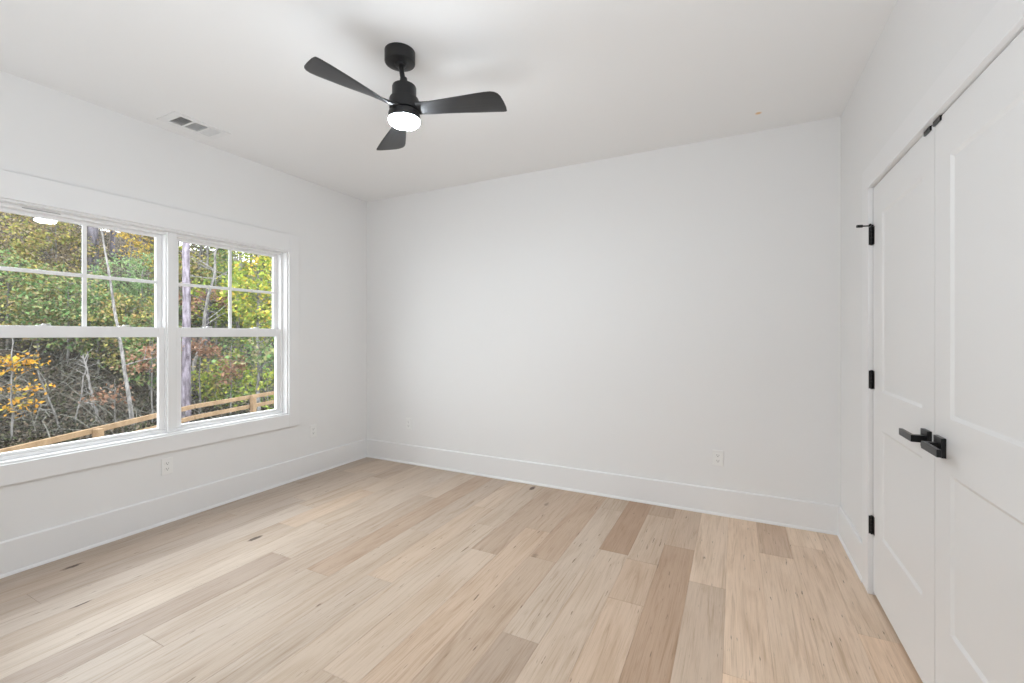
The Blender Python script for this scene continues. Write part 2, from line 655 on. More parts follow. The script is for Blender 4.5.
structure(MB().prism(base_profile(1, XL), YN, YB, 'y').build('baseboard_left', TRIM), 'tall white baseboard under the window', 'baseboard')
structure(MB().prism(base_profile(-1, YB), XL + BT, XR - BT, 'x').build('baseboard_back', TRIM), 'tall white baseboard along the plain wall', 'baseboard')
w = MB()
w.prism(base_profile(-1, XR), DY1 + 0.112, YB - BT, 'y').prism(base_profile(-1, XR), YN, DY0 - 0.112, 'y')
structure(w.build('baseboard_right', TRIM), 'short white baseboard beside the closet doors', 'baseboard')

# door casing (flat stock) and jamb
CW, CTK = 0.110, 0.020
w = MB()
w.box(XR - CTK, XR, DY1, DY1 + CW, 0, DZ).box(XR - CTK, XR, DY0 - CW, DY0, 0, DZ)
w.box(XR - CTK, XR, DY0 - CW, DY1 + CW, DZ, DZ + CW)
structure(w.build('trim_1', TRIM, bevel=0.0015), 'flat white casing around the closet doors', 'door casing')
w = MB()
w.box(XR + 0.040, XR + 0.055, DY1 - 0.012, DY1, 0, DZ).box(XR + 0.040, XR + 0.055, DY0, DY0 + 0.012, 0, DZ)
w.box(XR + 0.040, XR + 0.055, DY0, DY1, DZ - 0.012, DZ)
structure(w.build('trim_2', TRIM), 'door stop inside the closet opening', 'door stop')

# window casing: sides, tall head, bottom
w = MB()
CF = XL + 0.020
w.box(XL, CF, WY1, WY1 + 0.100, WZ0 - 0.112, WZ1 + 0.150)
w.box(XL, CF, WY0 - 0.100, WY0, WZ0 - 0.112, WZ1 + 0.150)
w.box(XL, CF, WY0, WY1, WZ1, WZ1 + 0.150)
w.box(XL, CF, WY0, WY1, WZ0 - 0.112, WZ0)
structure(w.build('trim_3', TRIM, bevel=0.002), 'flat white picture-frame casing around the twin window', 'window casing')
# jamb liner and the mullion cover between the two units
w = MB()
w.box(XL - T, XL + 0.001, WY1 - 0.012, WY1 + 0.001, WZ0, WZ1).box(XL - T, XL + 0.001, WY0 - 0.001, WY0 + 0.012, WZ0, WZ1)
w.box(XL - T, XL + 0.001, WY0 + 0.012, WY1 - 0.012, WZ1 - 0.012, WZ1 + 0.001).box(XL - T, XL + 0.001, WY0 + 0.012, WY1 - 0.012, WZ0 - 0.001, WZ0 + 0.012)
structure(w.build('trim_4', TRIM), 'white jamb liner inside the twin window opening', 'window jamb')
structure(MB().box(XL - 0.125, XL - 0.035, 1.704, 1.760, WZ0 + 0.012, WZ1 - 0.012).build('trim_5', TRIM, bevel=0.002),
          'white mullion post between the two window units', 'window mullion')

# ------------------------------------------------------------------ windows


def make_window(name, y0, y1, label, slot=None):
    """a double-hung unit: grid of four lights above, clear sash below."""
    z0, z1 = WZ0 + 0.012, WZ1 - 0.012
    root = empty(name, (XL - 0.09, (y0 + y1) / 2, z0))
    structure(root, label, 'window')
    R = Vector(root.location)

    def bx(m, xa, xb, ya, yb, za, zb):
        m.box(xa - R.x, xb - R.x, ya - R.y, yb - R.y, za - R.z, zb - R.z)

    F = 0.020
    xi, xo = XL - 0.052, XL - 0.135
    m = MB()
    bx(m, xo, xi, y0, y0 + F, z0, z1)
    bx(m, xo, xi, y1 - F, y1, z0, z1)
    bx(m, xo, xi, y0 + F, y1 - F, z1 - F, z1)
    bx(m, xo, xi, y0 + F, y1 - F, z0, z0 + F)
    m.build('window_frame', VINYL, root, bevel=0.002)
    if slot:
        m = MB()
        bx(m, xi - 0.001, xi + 0.0015, slot[0], slot[1], z1 - 0.012, z1 - 0.007)
        m.build('vent_slot', DUCT, root)
    S = 0.034
    zm0, zm1 = 1.293, 1.362
    ya, yb = y0 + F, y1 - F
    # lower sash, in the inner track
    lx0, lx1 = XL - 0.090, XL - 0.062
    m = MB()
    bx(m, lx0, lx1, ya, ya + S, z0 + F, zm1)
    bx(m, lx0, lx1, yb - S, yb, z0 + F, zm1)
    bx(m, lx0, lx1, ya + S, yb - S, z0 + F, z0 + F + 0.018)
    bx(m, lx0, lx1, ya + S, yb - S, zm0, zm1)
    lo = m.build('lower_sash', VINYL, root, bevel=0.002)
    m = MB()
    bx(m, lx0 + 0.012, lx0 + 0.016, ya + S - 0.004, yb - S + 0.004, z0 + F + 0.014, zm0 + 0.004)
    m.build('glass_pane', GLASS, lo)
    # cam locks on the meeting rail
    for fy in (0.27, 0.73):
        y = ya + (yb - ya) * fy
        m = MB()
        bx(m, lx0 + 0.003, lx1 - 0.003, y - 0.030, y + 0.030, zm1, zm1 + 0.004)
        m.lathe([(0.011, 0), (0.011, 0.004), (0.008, 0.006)], 16, (lx0 + 0.014 - R.x, y - R.y, zm1 + 0.004 - R.z))
        bx(m, lx0 + 0.008, lx1 + 0.003, y - 0.006, y + 0.026, zm1 + 0.008, zm1 + 0.012)
        m.build('sash_lock', VINYL, lo, bevel=0.001)
    # upper sash, in the outer track
    ux0, ux1 = XL - 0.125, XL - 0.098
    m = MB()
    bx(m, ux0, ux1, ya, ya + S, zm0, z1 - F)
    bx(m, ux0, ux1, yb - S, yb, zm0, z1 - F)
    bx(m, ux0, ux1, ya + S, yb - S, z1 - F - 0.020, z1 - F)
    bx(m, ux0, ux1, ya + S, yb - S, zm0 + 0.012, zm1 - 0.005)
    up = m.build('upper_sash', VINYL, root, bevel=0.002)
    m = MB()
    bx(m, ux0 + 0.010, ux0 + 0.014, ya + S - 0.004, yb - S + 0.004, zm1 - 0.009, z1 - F - 0.016)
    m.build('glass_pane', GLASS, up)
    m = MB()
    ym, zc = (ya + yb) / 2, (zm1 + z1 - F - 0.02) / 2
    bx(m, ux0 + 0.0145, ux1 - 0.002, ym - 0.011, ym + 0.011, zm1 - 0.005, z1 - F - 0.020)
    bx(m, ux0 + 0.0145, ux1 - 0.003, ya + S, yb - S, zc - 0.011, zc + 0.011)
    m.build('muntin_grid', VINYL, up, bevel=0.002)
    return root


make_window('window_1', 0.840, 1.715, 'double-hung window unit nearer the camera, wooded bank and sloping fence rail outside', (0.99, 1.15))
make_window('window_2', 1.748, 2.606, 'double-hung window unit nearer the room corner, pine trunk and yellow leaves outside')

# ------------------------------------------------------------------ closet doors
FX = XR + 0.002        # face of the doors


def door_slab(name, y0, y1, panels, label):
    """shaker slab with two recessed panels, its face towards the room (-x)."""
    z0, z1 = 0.020, DZ - 0.005
    d = 0.035
    rec, sl = 0.007, 0.012
    root = None
    m = MB()
    pts = {}
    R = Vector((FX, (y0 + y1) / 2, z0))
    ys = sorted({y0, y1, panels[0][0], panels[0][1]})
    zs = sorted({z0, z1} | {p[2] for p in panels} | {p[3] for p in panels})

    def q(a, b, c, e):
        m.add([Vector(p) - R for p in (a, b, c, e)], [(0, 1, 2, 3)])
    for i in range(len(ys) - 1):
        for j in range(len(zs) - 1):
            a, b, c, e = ys[i], ys[i + 1], zs[j], zs[j + 1]
            if any(abs(a - p[0]) < 1e-6 and abs(b - p[1]) < 1e-6 and abs(c - p[2]) < 1e-6 and abs(e - p[3]) < 1e-6 for p in panels):
                x2 = FX + rec
                o = [(FX, a, c), (FX, b, c), (FX, b, e), (FX, a, e)]
                n = [(x2, a + sl, c + sl), (x2, b - sl, c + sl), (x2, b - sl, e - sl), (x2, a + sl, e - sl)]
                for k in range(4):
                    q(o[k], o[(k + 1) % 4], n[(k + 1) % 4], n[k])
                q(*n)
            else:
                q((FX, a, c), (FX, b, c), (FX, b, e), (FX, a, e))
    x3 = FX + d
    q((x3, y0, z0), (x3, y1, z0), (x3, y1, z1), (x3, y0, z1))
    # edges follow the same divisions so the slab is closed
    for i in range(len(ys) - 1):
        q((FX, ys[i], z0), (FX, ys[i + 1], z0), (x3, ys[i + 1], z0), (x3, ys[i], z0))
        q((FX, ys[i], z1), (FX, ys[i + 1], z1), (x3, ys[i + 1], z1), (x3, ys[i], z1))
    for j in range(len(zs) - 1):
        q((FX, y0, zs[j]), (FX, y0, zs[j + 1]), (x3, y0, zs[j + 1]), (x3, y0, zs[j]))
        q((FX, y1, zs[j]), (FX, y1, zs[j + 1]), (x3, y1, zs[j + 1]), (x3, y1, zs[j]))
    me = bpy.data.meshes.new(name)
    me.from_pydata(m.v, [], m.f)
    bm = bmesh.new()
    bm.from_mesh(me)
    bmesh.ops.remove_doubles(bm, verts=bm.verts, dist=1e-5)
    bmesh.ops.recalc_face_normals(bm, faces=bm.faces)
    bm.to_mesh(me)
    bm.free()
    me.materials.append(DOORP)
    o = bpy.data.objects.new(name, me)
    o.location = R
    COL.objects.link(o)
    structure(o, label, 'door')
    return o, R


DM = 2.041
d1, R1 = door_slab('door_1', DM + 0.002, DY1 - 0.003, [(2.158, 2.668, 0.335, 0.855), (2.158, 2.668, 1.036, 1.895)],
                   'white two-panel closet door hinged near the room corner, with three black hinges')
d2, R2 = door_slab('door_2', DY0 + 0.003, DM - 0.002, [(1.408, 1.918, 0.335, 0.855), (1.408, 1.918, 1.036, 1.895)],
                   'white two-panel closet door nearer the camera')


def handle(parent, R, y, away, label):
    """square rosette with a flat lever; away = +1 points to +y."""
    z = 0.934
    m = MB()
    h = 0.033
    m.box(FX - 0.013 - R.x, FX - R.x, y - h - R.y, y + h - R.y, z - h - R.z, z + h - R.z)
    ros = m.build('door_handle', BLACKH, parent, bevel=0.0012)
    ros['label'] = label
    m = MB()
    xo, xt = FX - 0.052, FX - 0.040
    zl = 0.0125
    s = away
    # neck, then the flat bar running along the door: one L-shaped bar
    prof = [(FX - 0.013, y - s * 0.011), (xo, y - s * 0.011), (xo, y + s * 0.122), (xt, y + s * 0.122), (xt, y + s * 0.011), (FX - 0.013, y + s * 0.011)]
    m.prism([(px - R.x, py - R.y) for px, py in prof], z - zl - R.z, z + zl - R.z, 'z')
    m.build('lever', BLACKH, ros, bevel=0.001)


handle(d1, R1, DM + 0.057, 1, 'black square lever handle pointing to the room corner')
handle(d2, R2, DM - 0.062, -1, 'black square lever handle pointing to the camera')


def hinge(parent, R, y, z, side, stop=False):
    m = MB()
    hh = 0.045
    xk = FX - 0.007
    # two leaves folded on the jamb, knuckle barrel in front of the gap
    m.box(FX - 0.0015 - R.x, FX + 0.0 - R.x, min(y, y - side * 0.022) - R.y, max(y, y - side * 0.022) - R.y, z - hh - R.z, z + hh - R.z)
    m.box(XR - 0.0165 - R.x, FX - 0.0015 - R.x, y + side * 0.0 - 0.0012 - R.y, y + 0.0012 - R.y, z - hh - R.z, z + hh - R.z)
    for k in range(5):
        a = z - hh + k * 2 * hh / 5
        m.lathe([(0.0068, 0.0006), (0.0068, 2 * hh / 5 - 0.0006)], 14, (xk - R.x, y - R.y, a - R.z))
    m.lathe([(0.0045, 0), (0.0045, 2 * hh + 0.006)], 12, (xk - R.x, y - R.y, z - hh - 0.003 - R.z))
    o = m.build('hinge', BLACKH, parent)
    if stop:
        m = MB()
        zt = z + hh + 0.006
        m.lathe([(0.009, -0.003), (0.009, 0.004)], 14, (xk - R.x, y - R.y, zt - R.z))
        p0 = Vector((xk, y, zt)) - R
        p1 = Vector((xk - 0.063, y - side * 0.018, zt)) - R
        m.tube([p0, p0.lerp(p1, 0.6)], [0.0035, 0.0035], 10)
        m.tube([p0.lerp(p1, 0.55), p0.lerp(p1, 0.62), p0.lerp(p1, 0.63), p1], [0.0035, 0.0035, 0.0075, 0.0075], 12)
        p2 = Vector((xk - 0.012, y - side * 0.03, zt)) - R
        m.tube([p0, p2], [0.0035, 0.006], 10)
        m.build('door_stop', BLACKH, o)['label'] = 'hinge-pin door stop on the top hinge'
    return o


for z, st in ((1.808, True), (1.084, False), (0.352, False)):
    hinge(d1, R1, DY1 - 0.0015, z, 1, st)
    hinge(d2, R2, DY0 + 0.0015, z, -1, st)


def catch(parent, R, y):
    m = MB()
    m.box(FX - 0.0015 - R.x, FX + 0.030 - R.x, y - 0.028 - R.y, y + 0.028 - R.y, DZ - 0.0065 - R.z, DZ - 0.001 - R.z)
    m.box(FX - 0.006 - R.x, FX - R.x, y - 0.028 - R.y, y + 0.028 - R.y, DZ - 0.018 - R.z, DZ - 0.002 - R.z)
    m.lathe([(0.006, -0.008), (0.0085, -0.004), (0.0085, 0.004)], 14, (FX + 0.004 - R.x, y - R.y, DZ - 0.004 - R.z))
    m.build('roller_catch', BLACKH, parent)['label'] = 'black roller catch at the top edge'


catch(d1, R1, DM + 0.055)
catch(d2, R2, DM - 0.030)

# ------------------------------------------------------------------ outlets


def make_outlet(name):
    """built facing +y locally at the wall plane y = 0 (room towards -y)."""
    root = empty(name)
    m = MB()
    W, Hh = 0.0355, 0.0575
    m.box(-W, W, -0.006, 0, -Hh, Hh)
    m.build('cover_plate', PLASTIC, root, bevel=0.003)
    for s in (1, -1):
        m = MB()
        prof = []
        for k in range(20):
            a = 2 * math.pi * k / 20
            prof.append((0.0172 * math.cos(a), max(-0.0135, min(0.0135, 0.0172 * math.sin(a))) + s * 0.0195))
        m.prism(prof, -0.0085, -0.006, 'y')
        r = m.build('receptacle', PLASTIC, root)
        m = MB()
        zc = s * 0.0195
        m.box(-0.0080, -0.0058, -0.0088, -0.0084, zc - 0.001, zc + 0.0085)
        m.box(0.0058, 0.0080, -0.0088, -0.0084, zc, zc + 0.0075)
        m.prism([(0.0028 * math.cos(a), zc - 0.0065 + 0.0028 * math.sin(a)) for a in [2 * math.pi * k / 10 for k in range(10)]], -0.0088, -0.0084, 'y')
        m.build('contact_slots', SLOT, r)
    m = MB()
    m.prism([(0.003 * math.cos(a), 0.003 * math.sin(a)) for a in [2 * math.pi * k / 12 for k in range(12)]], -0.0072, -0.006, 'y')
    m.build('cover_screw', PLASTIC, root)
    return root


spots = [((XL, 1.680, 0.392), math.pi / 2, 'white wall outlet under the window, below the mullion'),
         ((XL, 2.880, 0.404), math.pi / 2, 'white wall outlet between the window casing and the room corner'),
         ((-2.967, YB, 0.402), 0.0, 'white wall outlet on the plain wall close to the window corner'),
         ((-0.111, YB, 0.411), 0.0, 'white wall outlet on the plain wall near the closet corner')]
proto = make_outlet('wall_outlet')
for i, (loc, rz, lab) in enumerate(spots):
    o = proto if i == 0 else copy_tree(proto)
    o.location = loc
    o.rotation_euler = (0, 0, rz)
    tag(o, lab, 'outlet', 'duplex outlets above the baseboards')

# ------------------------------------------------------------------ ceiling vent
vent = empty('ceiling_vent', ((VX0 + VX1) / 2, (VY0 + VY1) / 2, H))
tag(vent, 'white three-section air register in the ceiling above the window', 'vent')
V = Vector(vent.location)
m = MB()
fx0, fx1, fy0, fy1 = -3.418, -3.196, 1.560, 1.912
zb = H - 0.006
bars = [(1.690, 1.702), (1.783, 1.796)]


def vb(mm, xa, xb, ya, yb, za, zz):
    mm.box(xa - V.x, xb - V.x, ya - V.y, yb - V.y, za - V.z, zz - V.z)


vb(m, fx0, VX0, fy0, fy1, zb, H)
vb(m, VX1, fx1, fy0, fy1, zb, H)
vb(m, VX0, VX1, fy0, VY0, zb, H)
vb(m, VX0, VX1, VY1, fy1, zb, H)
for a, b in bars:
    vb(m, VX0, VX1, a, b, zb, H + 0.004)
m.build('register_frame', VENTW, vent, bevel=0.0015)
secs = [(VY0, 1.690), (1.702, 1.783), (1.796, VY1)]
for i, (a, b) in enumerate(secs):
    m = MB()
    if i == 1:
        n = 9
        for k in range(n):
            x = VX0 + (k + 0.5) * (VX1 - VX0) / n
            m.prism([(x - 0.005 - V.x, 0.016), (x - 0.004 - V.x, 0.016), (x + 0.006 - V.x, -0.003), (x + 0.005 - V.x, -0.003)], a - V.y, b - V.y, 'y')
    else:
        n = 8
        s = 1 if i == 0 else -1
        for k in range(n):
            y = a + (k + 0.5) * (b - a) / n
            m.prism([(y + s * 0.007 - V.y, 0.012), (y + s * 0.006 - V.y, 0.012), (y - s * 0.007 - V.y, -0.003), (y - s * 0.006 - V.y, -0.003)], VX0 - V.x, VX1 - V.x, 'x')
    m.build('louver_bank', VENTW, vent)
m = MB()
e = 0.002
vb(m, VX0, VX1, VY0, VY1, H + 0.16, H + 0.165)
vb(m, VX0, VX0 + e, VY0, VY1, H + 0.02, H + 0.16)
vb(m, VX1 - e, VX1, VY0, VY1, H + 0.02, H + 0.16)
vb(m, VX0, VX1, VY0, VY0 + e, H + 0.02, H + 0.16)
vb(m, VX0, VX1, VY1 - e, VY1, H + 0.02, H + 0.16)
m.build('duct_boot', DUCT, vent)

# ------------------------------------------------------------------ ceiling fan
fan = empty('ceiling_fan', (-1.514, 1.747, H))
tag(fan, 'matte black three-blade ceiling fan with a lit drum light', 'ceiling fan')
m = MB().lathe([(0.040, -0.062), (0.068, -0.060), (0.074, -0.057), (0.0755, -0.052), (0.0755, -0.004), (0.0755, 0)], 48)
m.build('canopy', BLACK, fan, smooth=True)
AX, AY = 0.020, 0.009            # the rod leans a little on its ball, so the motor hangs just off the canopy's centre
m = MB()
m.tube([(0, 0, -0.045), (AX, AY, -0.18)], [0.0125, 0.0125], 20)
m.lathe([(0.016, -0.076), (0.026, -0.070), (0.030, -0.060)], 24, (0.003, 0.0013, 0))                  # hanger ball
m.lathe([(0.030, -0.174), (0.027, -0.160), (0.019, -0.145), (0.017, -0.132)], 24, (AX * 0.85, AY * 0.85, 0))   # coupling
m.build('downrod', BLACK, fan, smooth=True)
m = MB().lathe([(0.064, -0.300), (0.072, -0.297), (0.0735, -0.292), (0.0735, -0.246), (0.071, -0.239), (0.061, -0.234), (0.060, -0.228),
                (0.060, -0.182), (0.057, -0.175), (0.030, -0.172)], 48, (AX, AY, 0))
m.build('motor_housing', BLACK, fan, smooth=True)
m = MB().lathe([(0.066, -0.346), (0.0765, -0.345), (0.0785, -0.342), (0.0785, -0.318), (0.075, -0.308), (0.064, -0.300), (0.05, -0.299)], 48, (AX, AY, 0))
m.build('light_kit_rim', BLACK, fan, smooth=True)
prof = [(0.001, -0.371), (0.03, -0.3708), (0.058, -0.369), (0.070, -0.365), (0.0755, -0.358), (0.077, -0.350), (0.077, -0.345), (0.07, -0.3445)]
MB().lathe(prof, 48, (AX, AY, 0)).build('light_diffuser', LAMP, fan, smooth=True)['label'] = 'glowing white drum diffuser'


def blade_mesh():
    """carved propeller blade along +x: narrow twisted root, broad slanted tip."""
    m = MB()
    # station: (x, leading edge, trailing edge, pitch deg, thickness, z)
    st = [(0.030, -0.036, 0.036, 14, 0.026, 0.004), (0.068, -0.035, 0.035, 24, 0.024, 0.003), (0.100, -0.033, 0.033, 32, 0.020, 0.002),
          (0.135, -0.035, 0.035, 29, 0.016, 0.0), (0.180, -0.042, 0.041, 22, 0.013, 0.0), (0.235, -0.051, 0.049, 16, 0.011, 0.0),
          (0.300, -0.061, 0.059, 12, 0.010, 0.0), (0.365, -0.070, 0.069, 10, 0.009, 0.0), (0.420, -0.077, 0.076, 8.5, 0.008, 0.0),
          (0.452, -0.078, 0.080, 8, 0.008, 0.0), (0.472, -0.072, 0.082, 8, 0.007, 0.0), (0.487, -0.059, 0.084, 8, 0.006, 0.0),
          (0.498, -0.038, 0.085, 8, 0.006, 0.0), (0.507, 0.000, 0.084, 8, 0.005, 0.0), (0.514, 0.045, 0.081, 8, 0.004, 0.0)]
    n = 18
    vs_, fs = [], []
    for (x, e0, e1, pi_, th, z) in st:
        p = math.radians(pi_)
        for k in range(n):
            a = 2 * math.pi * k / n
            c = (e1 - e0) / 2 * math.copysign(abs(math.cos(a)) ** 0.8, math.cos(a)) + (e0 + e1) / 2
            t = th / 2 * math.copysign(abs(math.sin(a)) ** 0.7, math.sin(a))
            vs_.append((x, c * math.cos(p) + t * math.sin(p), z - c * math.sin(p) + t * math.cos(p)))
    for i in range(len(st) - 1):
        for k in range(n):
            fs.append((i * n + k, i * n + (k + 1) % n, (i + 1) * n + (k + 1) % n, (i + 1) * n + k))
    fs.append(tuple(range(n))[::-1])
    fs.append(tuple(range((len(st) - 1) * n, len(st) * n)))
    return m.add(vs_, fs)


b0 = blade_mesh().build('blade', BLADE, fan, smooth=True)
b0.location = (AX, AY, -0.303)
for i, deg in enumerate((19.6, 139.6, 259.6)):
    b = b0 if i == 0 else b0.copy()
    if i:
        COL.objects.link(b)
        b.parent = fan
    tilt = Matrix.Rotation(math.radians(1.5), 4, Vector((math.sin(YAW), -math.cos(YAW), 0)))
    b.matrix_basis = Matrix.Translation((AX, AY, -0.294)) @ tilt @ Matrix.Rotation(math.radians(deg), 4, 'Z')

# ------------------------------------------------------------------ the wooded bank outside
FWD = Vector((-math.sin(YAW), math.cos(YAW)))
RGT = Vector((math.cos(YAW), math.sin(YAW)))
rng = np.random.default_rng(11)
R_ = random.Random(5)


def bank_start(y):
    return -(15.2 + 0.31 * (y - 5))


def ground(x, y):
    s = bank_start(y) - x
    bump = 0.18 * math.sin(x * 0.9 + 0.4 * y) + 0.15 * math.sin(y * 0.8 - 0.3 * x) + 0.08 * math.sin(2.1 * x + 1.7 * y)
    if s <= 0:
        t = max(0.0, min(1.0, (-s - 3.0) / 4.5))
        return -2.0 + 0.3 * bump + 0.85 * t * t * (3 - 2 * t)
    return -2.0 + bump * min(1, s / 3 + 0.3) + 0.26 * min(s, 22) + 0.36 * max(0, min(s, 22) - 8) + 0.05 * max(0, s - 22)


def spot(px, dist):
    """a place outdoors, by bearing from the room and distance along the view axis."""
    u = (px - 512) / 443
    p = (FWD + u * RGT) * dist
    return p.x, p.y


def build_ground():
    xs = np.linspace(-62, XL - T - 0.02, 100)
    ys = np.linspace(-6, 52, 90)
    v = [(x, y, ground(x, y)) for x in xs for y in ys]
    n = len(ys)
    f = [(i * n + j, (i + 1) * n + j, (i + 1) * n + j + 1, i * n + j + 1) for i in range(len(xs) - 1) for j in range(n - 1)]
    m = MB().add(v, f)
    o = m.build('ground', SOIL, smooth=True)
    structure(o, 'dark wooded bank rising beyond the fence', 'ground')


build_ground()


def leaf_mesh(name, centres, size, mat, parent=None, flat=0.0, droop=0.0, narrow=0.62):
    """many small folded leaf blades, one island each."""
    n = len(centres)
    c = np.asarray(centres, float)
    sz = size * rng.uniform(0.65, 1.35, n)
    d = rng.normal(size=(n, 3))
    d[:, 2] *= (1 - flat)
    d[:, 2] -= droop
    d /= np.linalg.norm(d, axis=1)[:, None]
    e = rng.normal(size=(n, 3))
    e[:, 2] *= (1 - flat)
    e -= (e * d).sum(1)[:, None] * d
    e /= np.linalg.norm(e, axis=1)[:, None]
    nn = np.cross(d, e)
    a = c - d * (sz * 0.5)[:, None]
    b = c + d * (sz * 0.5)[:, None]
    l = c + e * (sz * narrow * 0.5)[:, None] + nn * (sz * 0.12)[:, None]
    r = c - e * (sz * narrow * 0.5)[:, None] + nn * (sz * 0.12)[:, None]
    v = np.stack([a, l, b, r], 1).reshape(-1, 3)
    me = bpy.data.meshes.new(name)
    me.vertices.add(4 * n)
    me.vertices.foreach_set('co', v.ravel())
    me.loops.add(4 * n)
    me.loops.foreach_set('vertex_index', np.arange(4 * n, dtype=np.int32))
    me.polygons.add(n)
    me.polygons.foreach_set('loop_start', np.arange(0, 4 * n, 4, dtype=np.int32))
    me.update(calc_edges=True)
    me.validate()
    me.materials.append(mat)
    o = bpy.data.objects.new(name, me)
    COL.objects.link(o)
    if parent is not None:
        o.parent = parent
    return o


def blob_points(n, c, r, clumps=0, clump_r=0.3):
    """points in an ellipsoid, gathered in clumps."""
    c, r = np.asarray(c, float), np.asarray(r, float)

    def ell(k):
        p = rng.normal(size=(k, 3))
        p /= np.linalg.norm(p, axis=1)[:, None]
        return p * (rng.uniform(0.15, 1, k) ** (1 / 2.2))[:, None]
    if clumps:
        cc = ell(clumps) * r + c
        k = rng.integers(0, clumps, n)
        q = rng.normal(size=(n, 3)) * clump_r * 0.5
        q[:, 2] *= 0.55
        return cc[k] + q, cc
    return ell(n) * r + c, None


def plant(name, label, cat, px, dist, trunk=None, crowns=(), group=None, branches=0, bare=0):
    """trunk: dict(r, h, lean=(dx,dy), bark, kink); crowns: list of dict(z, r, n, size, pal, clumps, off)."""
    x, y = spot(px, dist)
    z = ground(x, y)
    root = empty(name, (x, y, z - 0.05))
    tag(root, label, cat, group)
    mb = MB()
    axis = lambda t: Vector((0, 0, 0))
    if trunk:
        h, r = trunk['h'], trunk['r']
        lx, ly = trunk.get('lean', (0, 0))
        kink = trunk.get('kink', 0.02)
        pts, rad = [], []
        ns = 10
        for i in range(ns + 1):
            t = i / ns
            j = kink * h * 0.3
            off = Vector((R_.uniform(-j, j), R_.uniform(-j, j), 0)) if 0 < i else Vector()
            pts.append(Vector((lx * t, ly * t, h * t)) + off)
            rad.append(r * (1.25 if i == 0 else 1.0 - 0.65 * t))
        mb = MB().tube(pts, rad, 10)

        def axis(t):
            f = t * ns
            i = min(int(f), ns - 1)
            return pts[i].lerp(pts[i + 1], f - i)
    nb = 0
    for cr in crowns:
        off = Vector(cr.get('off', (0, 0)) + (0,)) if len(cr.get('off', (0, 0))) == 2 else Vector(cr['off'])
        cz = cr['z']
        base = axis(min(1, cz / trunk['h'])) if trunk else Vector()
        c = Vector((base.x + off.x, base.y + off.y, cz))
        pts_, cc = blob_points(cr['n'], c, cr['r'], cr.get('clumps', 0), cr.get('clump_r', 0.4))
        leaf_mesh('foliage', pts_, cr['size'], LEAF[cr['pal']], root, cr.get('flat', 0.3), cr.get('droop', 0.2), cr.get('narrow', 0.62))
        if cc is not None:
            for q in cc[: cr.get('twigs', 14)]:
                q = Vector(q)
                t0 = max(0.05, min(1, (q.z - 0.35 * (Vector((q.x - base.x, q.y - base.y)).length)) / trunk['h'])) if trunk else 0
                s = axis(t0) if trunk else Vector((q.x * 0.1, q.y * 0.1, 0))
                mid = s.lerp(q, 0.5) + Vector((R_.uniform(-.08, .08), R_.uniform(-.08, .08), 0.12 * (q - s).length))
                rr = max(0.010, min(0.05, (trunk['r'] if trunk else 0.03) * 0.3))
                mb.tube([s, mid, q], [rr, rr * 0.7, rr * 0.3], 5)
                nb += 1
    for k in range(bare):
        t0 = R_.uniform(0.3, 0.95)
        s = axis(t0)
        a = R_.uniform(0, 2 * math.pi)
        ln = trunk['h'] * R_.uniform(0.15, 0.32) * (1.2 - t0 * 0.6)
        q = s + Vector((math.cos(a) * ln, math.sin(a) * ln, ln * R_.uniform(0.1, 0.8)))
        mid = s.lerp(q, 0.5) + Vector((R_.uniform(-.1, .1), R_.uniform(-.1, .1), R_.uniform(-.05, .1))) * ln
        rr = trunk['r'] * 0.35
        mb.tube([s, mid, q], [rr, rr * 0.7, rr * 0.25], 5)
        q2 = mid + Vector((R_.uniform(-.5, .5), R_.uniform(-.5, .5), R_.uniform(0.1, .5))) * ln
        mb.tube([mid, q2], [rr * 0.6, rr * 0.2], 4)
        nb += 1
    mb.build('trunk', BARK[trunk['bark'] if trunk else 'grey'], root, smooth=True)
    return root


# the fence
def build_fence():
    """a board-rail fence that follows the yard edge and turns slightly half way."""
    p1, c, p2 = Vector((-6.66, 2.455)), Vector((-7.50, 3.97)), Vector((-7.75, 5.03))
    d1_, d2_ = (c - p1).normalized(), (p2 - c).normalized()
    nodes = [p1 - d1_ * 2.4, p1, c, p2, p2 + d2_ * 2.4]
    has_post = [True, True, False, True, True]
    top = 0.188
    root = empty('fence', (p1.x, p1.y, ground(p1.x, p1.y)))
    tag(root, 'new timber board-rail fence crossing in front of the woods', 'fence')
    R = Vector(root.location)
    for k, q in enumerate(nodes):
        if not has_post[k]:
            continue
        dd = d1_ if k < 2 else d2_
        g = ground(q.x, q.y)
        h = 0.038
        m = MB()
        m.box(-h, h, -h, h, -0.3, top + 0.022 - g)
        o = m.build('post', FENCEW, root, bevel=0.005)
        o.location = (q.x - R.x, q.y - R.y, g - R.z)
        o.rotation_euler = (0, 0, math.atan2(dd.y, dd.x))
    for zt in (top, top - 0.170, top - 0.340, top - 0.510, top - 0.680):
        for k in range(len(nodes) - 1):
            a, b = nodes[k], nodes[k + 1]
            dd = (b - a).normalized()
            nrm = Vector((dd.y, -dd.x))
            if nrm.x > 0:
                nrm = -nrm
            q = (a + b) / 2 + nrm * 0.057
            ln = (b - a).length / 2
            m = MB()
            m.box(-ln + 0.001, ln - 0.001, -0.019, 0.019, -0.032, 0.032)
            o = m.build('rail', FENCEW, root, bevel=0.004)
            o.location = (q.x - R.x, q.y - R.y, zt - R.z)
            o.rotation_euler = (0, 0, math.atan2(dd.y, dd.x))


build_fence()


